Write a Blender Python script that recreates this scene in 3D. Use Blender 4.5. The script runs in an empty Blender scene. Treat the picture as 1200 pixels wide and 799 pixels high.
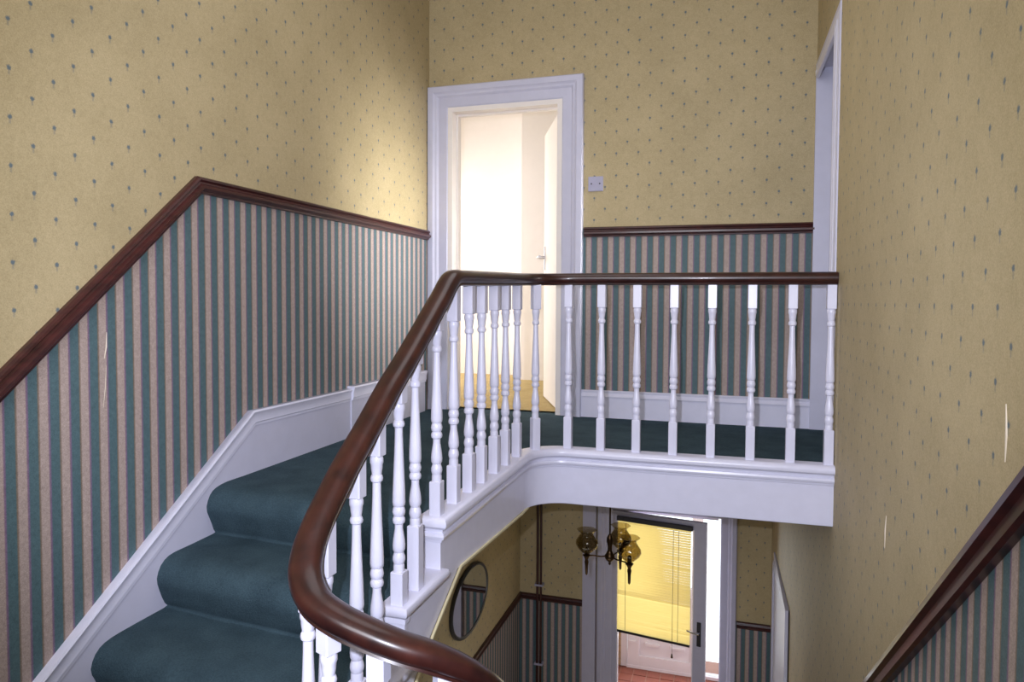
import bpy, bmesh, math, random
from mathutils import Vector, Matrix, noise

# ---------------------------------------------------------------- units
U = 0.068            # metres per wallpaper half repeat; all plan numbers below are in these units
Z0 = 60.3            # eye height above the hall floor, in units
def W(p): return Vector((p[0]*U, p[1]*U, (p[2]+Z0)*U))
D = bpy.data
COL = bpy.context.scene.collection

# ---------------------------------------------------------------- camera
yaw, pitch, roll = 0.2983, 0.0369, 0.0048
cyw, syw, cp, sp = math.cos(yaw), math.sin(yaw), math.cos(pitch), math.sin(pitch)
Fw = Vector((-syw*cp, cyw*cp, -sp)); R0 = Vector((cyw, syw, 0)); U0 = R0.cross(Fw)
Rr = R0*math.cos(roll) + U0*math.sin(roll); Ur = -R0*math.sin(roll) + U0*math.cos(roll)
cam = D.cameras.new('camera'); camo = D.objects.new('camera', cam); COL.objects.link(camo)
M3 = Matrix((Rr, Ur, -Fw)).transposed()
camo.matrix_world = Matrix.Translation(W((0, 0, 0))) @ M3.to_4x4()
cam.sensor_width = 36; cam.lens = 818.15/1200*36; cam.shift_y = -16.86/1200
cam.clip_start = 0.02; cam.clip_end = 60
bpy.context.scene.camera = camo

# ---------------------------------------------------------------- world, view
sc = bpy.context.scene
sc.view_settings.view_transform = 'Standard'; sc.view_settings.look = 'None'
sc.view_settings.gamma = 1.0; sc.view_settings.use_curve_mapping = False
sc.view_settings.exposure = 0.15
w = D.worlds.new('daylight'); sc.world = w; w.use_nodes = True
w.node_tree.nodes['Background'].inputs[0].default_value = (0.86, 0.93, 1.0, 1)
w.node_tree.nodes['Background'].inputs[1].default_value = 2.2

# ---------------------------------------------------------------- lamps: camera flash, daylight through the windows, added fills for landing and hall
def area(name, loc, target, sx, sy, watts, col=(1, 1, 1)):
    l = D.lights.new(name, 'AREA'); l.shape = 'RECTANGLE'; l.size = sx*U; l.size_y = sy*U
    l.energy = watts; l.color = col
    o = D.objects.new(name, l); COL.objects.link(o); o.location = W(loc)
    o.rotation_euler = (W(target)-W(loc)).to_track_quat('-Z', 'Y').to_euler(); return o
fl = D.lights.new('camera_flash', 'SPOT'); fl.energy = 185; fl.color = (0.82, 0.85, 1.0); fl.shadow_soft_size = 0.012
fl.spot_size = math.radians(86); fl.spot_blend = 0.55
flo = D.objects.new('camera_flash', fl); COL.objects.link(flo)
flo.location = W((0, 0, 0)) + Rr*(-0.10) + Ur*0.07 + Fw*0.02
flo.rotation_euler = Fw.to_track_quat('-Z', 'Y').to_euler()
area('stair_window_daylight', (-10, -8.2, 12), (-8, 40, 2), 18, 20, 36, (0.95, 0.95, 1.0))
area('landing_bounce_fill', (-12, 40, 27.5), (-12, 40, 0), 14, 22, 7, (0.97, 0.96, 1.0))  # added fill standing in for bounce off the closed landing ceiling
area('bedroom_window_daylight', (-49, 84, 8), (-20, 84, -4), 16, 24, 40, (1.0, 0.985, 0.95))
area('bedroom_front_daylight', (-42, 95.5, 6), (-30, 70, -4), 8, 22, 9, (1.0, 0.985, 0.96))
sr = area('side_room_daylight', (13.5, 57.6, 7), (-28, 56.6, 3), 8, 20, 8, (1.0, 0.99, 0.96)); sr.data.spread = math.radians(34)
area('hall_fill', (-12, 60, -44), (-12, 97, -40), 18, 14, 5, (1.0, 0.96, 0.9))  # added fill to lift the dim hall; no opening stands behind it
area('porch_daylight', (-8, 111.5, -42), (-8, 96, -44), 14, 28, 30, (0.93, 0.96, 1.0))

# ---------------------------------------------------------------- helpers
def lin(h, g=1.0):
    h = h.lstrip('#'); out = []
    for i in (0, 2, 4):
        c = int(h[i:i+2], 16)/255
        out.append(((c/12.92) if c <= 0.04045 else ((c+0.055)/1.055)**2.4)*g)
    return (*out, 1)

def base_mat(name, col, rough=0.5, spec=0.5, coat=0.0):
    m = D.materials.new(name); m.use_nodes = True; b = m.node_tree.nodes['Principled BSDF']
    b.inputs['Base Color'].default_value = col; b.inputs['Roughness'].default_value = rough
    b.inputs['Specular IOR Level'].default_value = spec
    b.inputs['Coat Weight'].default_value = coat; b.inputs['Coat Roughness'].default_value = 0.12
    return m, m.node_tree, b

class NB:
    """tiny helper for node maths"""
    def __init__(s, nt): s.nt = nt
    def n(s, t, **k):
        x = s.nt.nodes.new(t)
        for a, v in k.items(): setattr(x, a, v)
        return x
    def m(s, op, a, b=None, c=None):
        x = s.n('ShaderNodeMath', operation=op)
        for i, v in enumerate((a, b, c)):
            if v is None: continue
            if isinstance(v, (int, float)): x.inputs[i].default_value = v
            else: s.nt.links.new(v, x.inputs[i])
        return x.outputs[0]
    def mix(s, f, a, b):
        x = s.n('ShaderNodeMix', data_type='RGBA')
        for sock, v in ((x.inputs[0], f), (x.inputs[6], a), (x.inputs[7], b)):
            if isinstance(v, (int, float, tuple)): sock.default_value = v
            else: s.nt.links.new(v, sock)
        return x.outputs[2]
    def noise(s, vec, scale, detail=2, rough=0.5):
        x = s.n('ShaderNodeTexNoise'); x.inputs['Scale'].default_value = scale; x.inputs['Detail'].default_value = detail
        x.inputs['Roughness'].default_value = rough
        if vec is not None: s.nt.links.new(vec, x.inputs['Vector'])
        return x.outputs[0]
    def coords(s):
        t = s.n('ShaderNodeTexCoord'); x = s.n('ShaderNodeSeparateXYZ'); s.nt.links.new(t.outputs['Object'], x.inputs[0])
        return t.outputs['Object'], x.outputs

def add_bump(nb, b, h, strength, dist):
    x = nb.n('ShaderNodeBump'); x.inputs['Strength'].default_value = strength; x.inputs['Distance'].default_value = dist
    nb.nt.links.new(h, x.inputs['Height']); nb.nt.links.new(x.outputs[0], b.inputs['Normal'])

def paper_dots(name, axis, u0, z0, s=0.998, col='#c6b376', dotcol='#566874'):
    m, nt, b = base_mat(name, lin(col), 0.62, 0.3); nb = NB(nt); oc, xyz = nb.coords()
    a = nb.m('MULTIPLY', nb.m('SUBTRACT', nb.m('MULTIPLY', xyz[axis], 1/U), u0), 1/s)
    v = nb.m('SUBTRACT', nb.m('MULTIPLY', xyz[2], 1/U), Z0+z0)
    p = nb.m('MULTIPLY', nb.m('ADD', a, v), 0.5); q = nb.m('MULTIPLY', nb.m('SUBTRACT', a, v), 0.5)
    fp = nb.m('SUBTRACT', nb.m('FRACT', nb.m('ADD', p, 0.5)), 0.5)
    fq = nb.m('SUBTRACT', nb.m('FRACT', nb.m('ADD', q, 0.5)), 0.5)
    du = nb.m('ADD', fp, fq); dv = nb.m('SUBTRACT', fp, fq)
    wob = nb.m('MULTIPLY', nb.m('SUBTRACT', nb.noise(oc, 260, 1), 0.5), 0.09)
    r1 = nb.m('ADD', nb.m('SQRT', nb.m('ADD', nb.m('POWER', nb.m('ABSOLUTE', nb.m('MULTIPLY', du, 1.12)), 2.0), nb.m('POWER', nb.m('ABSOLUTE', dv), 2.0))), wob)
    head = nb.m('SMOOTH_MIN', 1.0, nb.m('MAXIMUM', 0.0, nb.m('MULTIPLY', nb.m('SUBTRACT', 0.135, r1), 13.0)), 0.05)
    st = nb.m('MAXIMUM', nb.m('MULTIPLY', nb.m('ABSOLUTE', du), 1.0), nb.m('MULTIPLY', nb.m('ABSOLUTE', nb.m('ADD', dv, 0.17)), 0.42))
    stem = nb.m('MINIMUM', 0.35, nb.m('MAXIMUM', 0.0, nb.m('MULTIPLY', nb.m('SUBTRACT', 0.06, st), 12.0)))
    mask = nb.m('MINIMUM', nb.m('MAXIMUM', head, stem), 0.9)
    f1 = nb.noise(oc, 260, 4, 0.75); f2 = nb.noise(oc, 45, 3, 0.6); f3 = nb.noise(oc, 4, 2)
    k = nb.m('ADD', nb.m('MULTIPLY', nb.m('SUBTRACT', f1, 0.5), 1.6), nb.m('MULTIPLY', nb.m('SUBTRACT', f2, 0.5), 0.4))
    k = nb.m('ADD', k, nb.m('MULTIPLY', nb.m('SUBTRACT', f3, 0.5), 0.5))
    k = nb.m('MINIMUM', 1.0, nb.m('MAXIMUM', 0.0, nb.m('ADD', k, 0.5)))
    c = nb.mix(k, lin('#9c8d69'), lin('#c9b892')) if col == '#c6b376' else nb.mix(k, lin(col, 0.8), lin(col, 1.2))
    c = nb.mix(mask, c, lin(dotcol)); nt.links.new(c, b.inputs['Base Color'])
    add_bump(nb, b, f2, 0.12, 0.002); return m

def paper_stripes(name, axis, u0, period=1.02, blue='#51696f', pale='#ab9a93'):
    m, nt, b = base_mat(name, lin(blue), 0.6, 0.3); nb = NB(nt); oc, xyz = nb.coords()
    a = nb.m('MULTIPLY', nb.m('SUBTRACT', nb.m('MULTIPLY', xyz[axis], 1/U), u0), 1/period)
    f = nb.m('FRACT', a)                      # 0 = centre of a blue band
    r = nb.n('ShaderNodeValToRGB'); nt.links.new(f, r.inputs[0]); e = r.color_ramp
    stops = [(0.0, blue), (0.19, blue), (0.235, '#7a6c5c'), (0.27, '#85756a'), (0.32, pale), (0.66, pale), (0.715, '#836b7f'), (0.765, '#746480'), (0.81, blue), (1.0, blue)]
    e.elements[0].position = 0; e.elements[0].color = lin(stops[0][1]); e.elements[1].position = 1; e.elements[1].color = lin(stops[-1][1])
    for p_, c_ in stops[1:-1]:
        x = e.elements.new(p_); x.color = lin(c_)
    f1 = nb.noise(oc, 300, 4, 0.75); f2 = nb.noise(oc, 60, 2)
    k = nb.m('ADD', 1.0, nb.m('ADD', nb.m('MULTIPLY', nb.m('SUBTRACT', f1, 0.5), 1.5), nb.m('MULTIPLY', nb.m('SUBTRACT', f2, 0.5), 0.4)))
    sc_ = nb.n('ShaderNodeVectorMath', operation='SCALE'); nt.links.new(r.outputs[0], sc_.inputs[0]); nt.links.new(k, sc_.inputs['Scale'])
    nt.links.new(sc_.outputs[0], b.inputs['Base Color']); add_bump(nb, b, f1, 0.1, 0.001); return m

def wood(name, c1, c2, rough=0.3, coat=0.3, scale=(3, 3, 3)):
    m, nt, b = base_mat(name, lin(c1), rough, 0.5, coat); nb = NB(nt); oc, xyz = nb.coords()
    mp = nb.n('ShaderNodeMapping'); nt.links.new(oc, mp.inputs[0]); mp.inputs['Scale'].default_value = scale
    f = nb.noise(mp.outputs[0], 14, 5, 0.65); g = nb.noise(oc, 5, 3)
    k = nb.m('MINIMUM', 1.0, nb.m('MAXIMUM', 0.0, nb.m('ADD', nb.m('MULTIPLY', nb.m('SUBTRACT', f, 0.5), 2.2), g)))
    nt.links.new(nb.mix(k, lin(c1), lin(c2)), b.inputs['Base Color'])
    nt.links.new(nb.m('ADD', rough-0.08, nb.m('MULTIPLY', f, 0.16)), b.inputs['Roughness']); return m

def paint(name, col, rough=0.35, bump=0.06, var=0.06):
    m, nt, b = base_mat(name, lin(col), rough, 0.5, 0.0); nb = NB(nt); oc, xyz = nb.coords()
    f = nb.noise(oc, 16, 3); g = nb.noise(oc, 90, 2)
    nt.links.new(nb.mix(f, lin(col, 1-var), lin(col, 1+var)), b.inputs['Base Color']); add_bump(nb, b, g, bump, 0.002); return m

def carpet_mat(name, c1, c2):
    m, nt, b = base_mat(name, lin(c1), 0.95, 0.1); nb = NB(nt); oc, xyz = nb.coords()
    f = nb.noise(oc, 170, 4, 0.75); g = nb.noise(oc, 9, 3)
    k = nb.m('MINIMUM', 1.0, nb.m('MAXIMUM', 0.0, nb.m('ADD', nb.m('MULTIPLY', nb.m('SUBTRACT', f, 0.5), 1.6), g)))
    nt.links.new(nb.mix(k, lin(c1), lin(c2)), b.inputs['Base Color'])
    add_bump(nb, b, f, 0.8, 0.006); return m

WHITE = paint('white_gloss_paint', '#dcdcf0', 0.28)
WHITE2 = paint('white_satin_paint', '#c9c9de', 0.4)
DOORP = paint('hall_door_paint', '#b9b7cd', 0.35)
ROOMW = paint('bedroom_white_emulsion', '#f1eae6', 0.8, 0.05, 0.03)
CREAM = paint('cream_plaster', '#d8cda6', 0.8)
CEIL = paint('ceiling_emulsion', '#e9e4d8', 0.85)
RAILW = wood('varnished_mahogany', '#210e0e', '#401d17', 0.33, 0.2, (1, 1, 1))
DADOW = wood('stained_dado_wood', '#2a1113', '#4a201f', 0.38, 0.2, (1.5, 0.35, 3))
TEAL = carpet_mat('teal_carpet_pile', '#2c3c46', '#4a5f69')
TAN = carpet_mat('tan_carpet_pile', '#a38c5c', '#c6b083')
BRASS, _, _b = base_mat('aged_dark_brass', lin('#4a3722'), 0.35); _b.inputs['Metallic'].default_value = 0.85
CHROME, _, _b = base_mat('worn_chrome', lin('#b9b9c0'), 0.25); _b.inputs['Metallic'].default_value = 1
BLACK, _, _b = base_mat('dark_bronze_plate', lin('#25232a'), 0.4)
PIPE, _, _b = base_mat('painted_brown_pipe', lin('#3c1f1c'), 0.45)
UPVC = paint('white_upvc', '#e6e0ea', 0.3, 0.02, 0.02)
MIRROR, _, _b = base_mat('mirror_silver', (0.82, 0.84, 0.86, 1), 0.02); _b.inputs['Metallic'].default_value = 1
FRAMEM, _, _b = base_mat('pewter_mirror_rim', lin('#4b4c52'), 0.35); _b.inputs['Metallic'].default_value = 0.6
GREY = paint('grey_sign_plastic', '#a7a5bd', 0.4)
SCUFF, _, _ = base_mat('bare_paper_scuff', lin('#d9cdbb'), 0.7)
BRICK = paint('pale_porch_brick', '#b99c80', 0.85, 0.2, 0.15)
MORTAR = paint('porch_mortar', '#9d8a78', 0.9)
TILE = paint('red_quarry_tile', '#85483c', 0.45, 0.1, 0.18)
GROUT = paint('tile_grout', '#9a7468', 0.9)
def glassm(name, col, rough=0.0, alpha_trans=0.92):
    m = D.materials.new(name); m.use_nodes = True; nt = m.node_tree; nb = NB(nt)
    for n in list(nt.nodes):
        if n.type != 'OUTPUT_MATERIAL': nt.nodes.remove(n)
    out = nt.nodes['Material Output']
    t = nb.n('ShaderNodeBsdfTransparent'); t.inputs[0].default_value = col
    g = nb.n('ShaderNodeBsdfGlossy'); g.inputs['Roughness'].default_value = rough + 0.02; g.inputs[0].default_value = (1, 1, 1, 1)
    fr = nb.n('ShaderNodeLayerWeight'); fr.inputs[0].default_value = 0.5
    mx = nb.n('ShaderNodeMixShader'); nt.links.new(nb.m('ADD', 0.03, nb.m('MULTIPLY', nb.m('POWER', fr.outputs['Facing'], 4.0), 0.45)), mx.inputs[0]); nt.links.new(t.outputs[0], mx.inputs[1]); nt.links.new(g.outputs[0], mx.inputs[2])
    nt.links.new(mx.outputs[0], out.inputs[0]); return m
GLASS = glassm('clear_glass', (0.96, 0.97, 0.96, 1))
AMBER = glassm('smoked_amber_glass', (0.70, 0.65, 0.53, 1), 0.05)
def slatm():
    m = D.materials.new('yellow_blind_slat'); m.use_nodes = True; nt = m.node_tree; nb = NB(nt); b = nt.nodes['Principled BSDF']
    b.inputs['Base Color'].default_value = lin('#dfc97c'); b.inputs['Roughness'].default_value = 0.4
    t = nb.n('ShaderNodeBsdfTranslucent'); t.inputs[0].default_value = lin('#e6d28a')
    mx = nb.n('ShaderNodeMixShader'); mx.inputs[0].default_value = 0.6
    nt.links.new(b.outputs[0], mx.inputs[1]); nt.links.new(t.outputs[0], mx.inputs[2]); nt.links.new(mx.outputs[0], nt.nodes['Material Output'].inputs[0]); return m
SLAT = slatm()

def tag(o, label=None, cat=None, group=None, kind=None):
    if label: o['label'] = label
    if cat: o['category'] = cat
    if group: o['group'] = group
    if kind: o['kind'] = kind
    return o

def link(name, me, mats, parent=None, smooth=False):
    if not isinstance(mats, (list, tuple)): mats = [mats]
    for m in mats: me.materials.append(m)
    if smooth:
        for p in me.polygons: p.use_smooth = True
    o = D.objects.new(name, me); COL.objects.link(o)
    if parent is not None:
        o.parent = parent; o.matrix_parent_inverse = Matrix.Translation(parent.location).inverted()
    return o

def bm_obj(name, bm, mats, parent=None, smooth=False, recalc=True, autosmooth=None):
    if recalc: bmesh.ops.recalc_face_normals(bm, faces=bm.faces)
    me = D.meshes.new(name); bm.to_mesh(me); bm.free()
    o = link(name, me, mats, parent, smooth)
    if autosmooth: 
        for p in me.polygons: p.use_smooth = True
        me.set_sharp_from_angle(angle=math.radians(autosmooth))
    return o

def empty(name, loc=(0, 0, 0)):
    o = D.objects.new(name, None); COL.objects.link(o); o.location = W(loc); return o

def addbox(bm, a, b, rot=None, bevel=0):
    """box between corners a and b (units)"""
    x0, y0, z0 = a; x1, y1, z1 = b
    vs = [bm.verts.new(W((x, y, z))) for x in (x0, x1) for y in (y0, y1) for z in (z0, z1)]
    fs = [(0, 1, 3, 2), (4, 6, 7, 5), (0, 4, 5, 1), (2, 3, 7, 6), (0, 2, 6, 4), (1, 5, 7, 3)]
    faces = [bm.faces.new([vs[i] for i in f]) for f in fs]
    if bevel:
        es = {e for f in faces for e in f.edges}
        bmesh.ops.bevel(bm, geom=list(es), offset=bevel*U, segments=2, affect='EDGES', profile=0.7)
    return vs

def box(name, a, b, mat, parent=None, bevel=0):
    bm = bmesh.new(); addbox(bm, a, b, bevel=bevel); return bm_obj(name, bm, mat, parent)

def prism(name, polys, axis, c0, c1, mats, parent=None):
    """polys: list of (points2d, material index, flag); extruded along axis from c0 (visible face) to c1"""
    bm = bmesh.new()
    for pts, mi in polys:
        def P(p, c): return W((c, p[0], p[1])) if axis == 0 else (W((p[0], c, p[1])) if axis == 1 else W((p[0], p[1], c)))
        A = [bm.verts.new(P(p, c0)) for p in pts]; B = [bm.verts.new(P(p, c1)) for p in pts]
        f = [bm.faces.new(A), bm.faces.new(B[::-1])]
        n = len(pts)
        for i in range(n): f.append(bm.faces.new([A[i], B[i], B[(i+1) % n], A[(i+1) % n]]))
        for x in f: x.material_index = mi
        bmesh.ops.recalc_face_normals(bm, faces=f)
    return bm_obj(name, bm, mats, parent, recalc=False)

def sweep(bm, path, prof, N, closed_prof=True, caps=True, flip=1):
    """path of points (units), N constant normal; prof (a along N, b across), mitred"""
    P = [Vector(p) for p in path]; N = Vector(N).normalized(); rings = []
    for i, p in enumerate(P):
        ds = []
        if i > 0: ds.append((P[i]-P[i-1]).normalized())
        if i < len(P)-1: ds.append((P[i+1]-P[i]).normalized())
        bs = [N.cross(d).normalized()*flip for d in ds]
        m = sum(bs, Vector()) / len(bs); m = m / max(m.length_squared, 1e-6)
        rings.append([bm.verts.new(W(p + N*a + m*b)) for a, b in prof])
    n = len(prof)
    for i in range(len(rings)-1):
        for j in range(n if closed_prof else n-1):
            bm.faces.new([rings[i][j], rings[i+1][j], rings[i+1][(j+1) % n], rings[i][(j+1) % n]])
    if caps and closed_prof:
        bm.faces.new(rings[0][::-1]); bm.faces.new(rings[-1])
    return rings

def moulding(name, path, prof, N, mat, parent=None, flip=1, auto=35):
    bm = bmesh.new(); sweep(bm, path, prof, N, flip=flip); return bm_obj(name, bm, mat, parent, autosmooth=auto)

def catmull(pts, n=8):
    P = [Vector(p) for p in pts]; P = [P[0]*2-P[1]] + P + [P[-1]*2-P[-2]]; out = []
    for i in range(1, len(P)-2):
        a, b, c, d = P[i-1:i+3]
        for k in range(n):
            t = k/n; out.append(0.5*((2*b)+(c-a)*t+(2*a-5*b+4*c-d)*t*t+(-a+3*b-3*c+d)*t**3))
    out.append(P[-2]); return out

def tube(bm, pts, r, seg=10, caps=True):
    """round tube through points (units); r float or list"""
    P = [Vector(p) for p in pts]; rings = []; side = None
    for i, p in enumerate(P):
        t = (P[min(i+1, len(P)-1)]-P[max(i-1, 0)]).normalized()
        if side is None: side = t.orthogonal().normalized()
        side = (side - t*side.dot(t)).normalized(); up = t.cross(side)
        rr = r[i] if isinstance(r, (list, tuple)) else r
        rings.append([bm.verts.new(W(p+side*math.cos(2*math.pi*k/seg)*rr+up*math.sin(2*math.pi*k/seg)*rr)) for k in range(seg)])
    for i in range(len(rings)-1):
        for k in range(seg): bm.faces.new([rings[i][k], rings[i+1][k], rings[i+1][(k+1) % seg], rings[i][(k+1) % seg]])
    if caps: bm.faces.new(rings[0][::-1]); bm.faces.new(rings[-1])

def lathe(bm, c, prof, seg=20, wav=0, nw=0):
    """prof: list of (r, z) relative to c; closed at ends"""
    rings = []
    for r, z in prof:
        rings.append([bm.verts.new(W((c[0]+math.cos(2*math.pi*k/seg)*r*(1+(wav*math.cos(nw*2*math.pi*k/seg) if r > .6 else 0)),
                                      c[1]+math.sin(2*math.pi*k/seg)*r*(1+(wav*math.cos(nw*2*math.pi*k/seg) if r > .6 else 0)), c[2]+z))) for k in range(seg)])
    for i in range(len(rings)-1):
        for k in range(seg): bm.faces.new([rings[i][k], rings[i+1][k], rings[i+1][(k+1) % seg], rings[i][(k+1) % seg]])
    return rings

# ---------------------------------------------------------------- plan constants
XL, XR, YB = -28.41, 6.94, 64.23          # left wall, right wall, landing end wall
ZL, ZC, ZS, ZH = -10.8, 31.5, -14.9, -60.3  # landing floor, ceiling, landing underside, hall floor
YF, YN = 97.0, -9.0                       # hall end wall, wall behind the photographer
XW = -13.8                                # centre line of the stair balustrade
RISE = 2.75
NOSE = [31.7, 27.5, 23.5, 19.6, 15.7]     # nosing lines at the balustrade side
NOSEL = [32.5, 28.8, 24.8, 20.8, 16.8]    # nosing lines at the wall side

# ================================================================= STRUCTURE
dadoL = [(YN, -9.2), (14.3, -9.2), (32.2, 6.75), (YB, 6.8)]
mats = [paper_dots('dotted_paper_left', 1, 21.725, 11.499), paper_stripes('striped_paper_left', 1, 28.58), paper_stripes('striped_paper_hall_left', 1, 28.58)]
o = prism('wall_left', [
    ([(YN, ZC), (YN, -9.2), (14.3, -9.2), (32.2, 6.75), (YB+0.6, 6.8), (YB+0.6, ZC)], 0),
    ([(YN, -9.2), (YN, -27), (34.5, -27), (34.5, ZS), (YB+0.6, ZS), (YB+0.6, 6.8), (32.2, 6.75), (14.3, -9.2)], 1),
    ([(YN, -27), (YN, -42.8), (YF+.6, -42.8), (YF+.6, ZS), (34.5, ZS), (34.5, -27)], 0),
    ([(YN, -42.8), (YN, ZH), (YF+.6, ZH), (YF+.6, -42.8)], 2)], 0, XL, XL-2, mats)
tag(o, 'long left stairwell wall, yellow dotted paper above striped blue and pink paper', 'wall', kind='structure')
WL = o
dotR = paper_dots('dotted_paper_right', 1, 20.73, 4.885); strR = paper_stripes('striped_paper_right', 1, 20.56)
kR = 1.03/1.0
dR = [(36.92, -18.33), (19.66, -4.35)]
sl = (dR[1][1]-dR[0][1])/(dR[1][0]-dR[0][0])
yb_, zb_ = 62.0, dR[0][1]+sl*(62.0-dR[0][0])
yt_, zt_ = 15.5, dR[1][1]+sl*(15.5-dR[1][0])
o = prism('wall_right', [
    ([(YN, ZC), (YN, zt_), (yt_, zt_), (50.2, dR[0][1]+sl*(50.2-dR[0][0])), (50.2, ZC)], 0),
    ([(YN, zt_), (YN, ZH), (50.2, ZH), (50.2, dR[0][1]+sl*(50.2-dR[0][0])), (yt_, zt_)], 1),
    ([(50.2, ZC), (50.2, 19.9), (YB+.6, 19.9), (YB+.6, ZC)], 0),
    ([(50.2, 19.9), (50.2, ZS), (51.0, ZS), (51.0, 19.9)], 0),
    ([(64.1, 19.9), (64.1, ZS), (YB+.6, ZS), (YB+.6, 19.9)], 0),
    ([(51.0, -10.8), (51.0, ZS), (64.1, ZS), (64.1, -10.8)], 0)], 0, XR, XR+2, [dotR, strR])
tag(o, 'right stairwell wall in yellow dotted paper with sloping dark dado rail', 'wall', kind='structure')
WR = o
# lower part of the right wall in the hall, slightly out of line
bm = bmesh.new()
for (z0, z1, mi) in ((ZS, -42.8, 0), (-42.8, ZH, 1)):
    A = [W((XR, 50.2, z0)), W((6.15, YF+.6, z0)), W((6.15, YF+.6, z1)), W((XR, 50.2, z1))]
    B = [v + Vector((2*U, 0, 0)) for v in A]
    a = [bm.verts.new(v) for v in A]; b = [bm.verts.new(v) for v in B]
    fs = [bm.faces.new(a), bm.faces.new(b[::-1])] + [bm.faces.new([a[i], b[i], b[(i+1) % 4], a[(i+1) % 4]]) for i in range(4)]
    for f in fs: f.material_index = mi
o = bm_obj('wall_hall_right', bm, [dotR, strR]); tag(o, 'yellow papered right wall of the lower hall beyond the stairs', 'wall', kind='structure')
# landing end wall, with doorway
DX0, DX1, DZ = -26.33, -14.92, 18.8
dotB = paper_dots('dotted_paper_end', 0, 0.1144, 25.502); strB = paper_stripes('striped_paper_end', 0, -12.86+.03)
o = prism('wall_back', [
    ([(XL, ZC), (XL, DZ), (XR+2, DZ), (XR+2, ZC)], 0),
    ([(XL, DZ), (XL, 6.75), (DX0, 6.75), (DX0, DZ)], 0), ([(XL, 6.75), (XL, ZS), (DX0, ZS), (DX0, 6.75)], 1),
    ([(DX1, DZ), (DX1, 6.75), (XR+2, 6.75), (XR+2, DZ)], 0), ([(DX1, 6.75), (DX1, ZS), (XR+2, ZS), (XR+2, 6.75)], 1),
    ([(DX0, ZL), (DX0, ZS), (DX1, ZS), (DX1, ZL)], 1)], 1, YB, YB+1.9, [dotB, strB])
tag(o, 'landing end wall with yellow dotted paper over blue and pink stripes', 'wall', kind='structure')
# hall end wall with glazed door opening
HX0, HX1, HZ = -15.0, -0.1, -28.9
dotH = paper_dots('dotted_paper_hall', 0, 0.3, 25.502-.3); strH = paper_stripes('striped_paper_hall', 0, -27.2, 1.07)
o = prism('wall_hall_end', [
    ([(XL-.5, ZS), (XL-.5, HZ), (XR+2, HZ), (XR+2, ZS)], 0),
    ([(XL-.5, HZ), (XL-.5, -42.8), (HX0, -42.8), (HX0, HZ)], 0), ([(XL-.5, -42.8), (XL-.5, ZH), (HX0, ZH), (HX0, -42.8)], 1),
    ([(HX1, HZ), (HX1, -42.8), (XR+2, -42.8), (XR+2, HZ)], 0), ([(HX1, -42.8), (HX1, ZH), (XR+2, ZH), (XR+2, -42.8)], 1)],
    1, YF, YF+1.8, [dotH, strH])
tag(o, 'far wall of the lower hall around the glazed door', 'wall', kind='structure')
# wall behind the photographer, with window opening
bx = [(-19, -1, 2, 22)]
o = prism('wall_front', [([(XL, ZC), (XL, 22), (XR, 22), (XR, ZC)], 0), ([(XL, 2), (XL, ZH), (XR, ZH), (XR, 2)], 0),
    ([(XL, 22), (XL, 2), (-19, 2), (-19, 22)], 0), ([(-1, 22), (-1, 2), (XR, 2), (XR, 22)], 0)], 1, YN, YN-2, [dotB])
tag(o, 'half landing wall behind the viewpoint with the stair window', 'wall', kind='structure')
o = box('ceiling', (XL-2, YN-2, ZC), (XR+2, YB+1.9, ZC+1.5), CEIL); tag(o, 'plain stairwell ceiling over landing', 'ceiling', kind='structure')

# landing floor slab with rounded well corner
def arc(cx, cy, r, a0, a1, n): return [(cx+r*math.cos(math.radians(a0+(a1-a0)*k/n)), cy+r*math.sin(math.radians(a0+(a1-a0)*k/n))) for k in range(n+1)]
def well_path(off, y_end=31.9):
    """line of the well edge, offset toward the well by off (units)"""
    r = 2.9 - 0; cx, cy = XW+r, 47.1
    pts = [(XR, 50.25-off), (-5, 50.02-off)] + [(cx+(r-off)*math.cos(math.radians(a)), cy+(r-off)*math.sin(math.radians(a))) for a in [90+9*k for k in range(11)]] + [(XW+off, y_end)]
    return pts
wp = well_path(-0.15, 33.6)
poly = [(p[0], p[1]) for p in wp] + [(XL, 34.2), (XL, YB), (XR+2, YB)] + [(XR+2, 50.4)]
o = prism('floor', [(poly, 0)], 2, ZL-0.45, ZS+.02, [CREAM]); tag(o, 'landing floor slab between the stairs and the bedroom door', 'floor', kind='structure')
FL = o
wp = well_path(-0.62, 34.2)
poly = [(p[0], p[1]) for p in wp] + [(XL+.3, 34.9), (XL+.3, YB), (DX0, YB), (DX0, YB+.9), (DX1, YB+.9), (DX1, YB), (XR+2, YB), (XR+2, 50.9)]
o = prism('landing_carpet', [(poly, 0)], 2, ZL+.02, ZL-0.45, [TEAL], FL)
# white margin on which the balusters stand and the moulded apron
prof = [(0.0, -.62), (0.03, .45), (-.03, .62), (-.14, .72), (-.3, .76), (-.46, .72), (-.58, .6), (-.62, .45), (-.8, .42), (-.86, .52), (-1.0, .55), (-1.14, .5), (-1.2, .36), (-1.34, .33), (-1.38, .24), (-4.05, .24), (-4.1, .2), (-4.1, -.12), (-.62, -.12), (-.62, -.62)]
bm = bmesh.new()
path = [(p[0], p[1], ZL+.02) for p in well_path(0, 32.3)] + [(XW-.75, 32.3, ZL+.02)]
rings = sweep(bm, path, prof, (0, 0, 1), flip=1)
o = bm_obj('trim_1', bm, WHITE, autosmooth=30); tag(o, 'white moulded apron edging the landing above the stairwell', 'trim', kind='structure')
APR = o
me = o.data
for v in me.vertices:                     # underside rises a touch toward the stair, as built
    y = v.co.y/U; z = v.co.z/U-Z0
    if z < -14 and y < 47.0: v.co.z += U*0.6*min(1, (47.0-y)/12)
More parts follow.
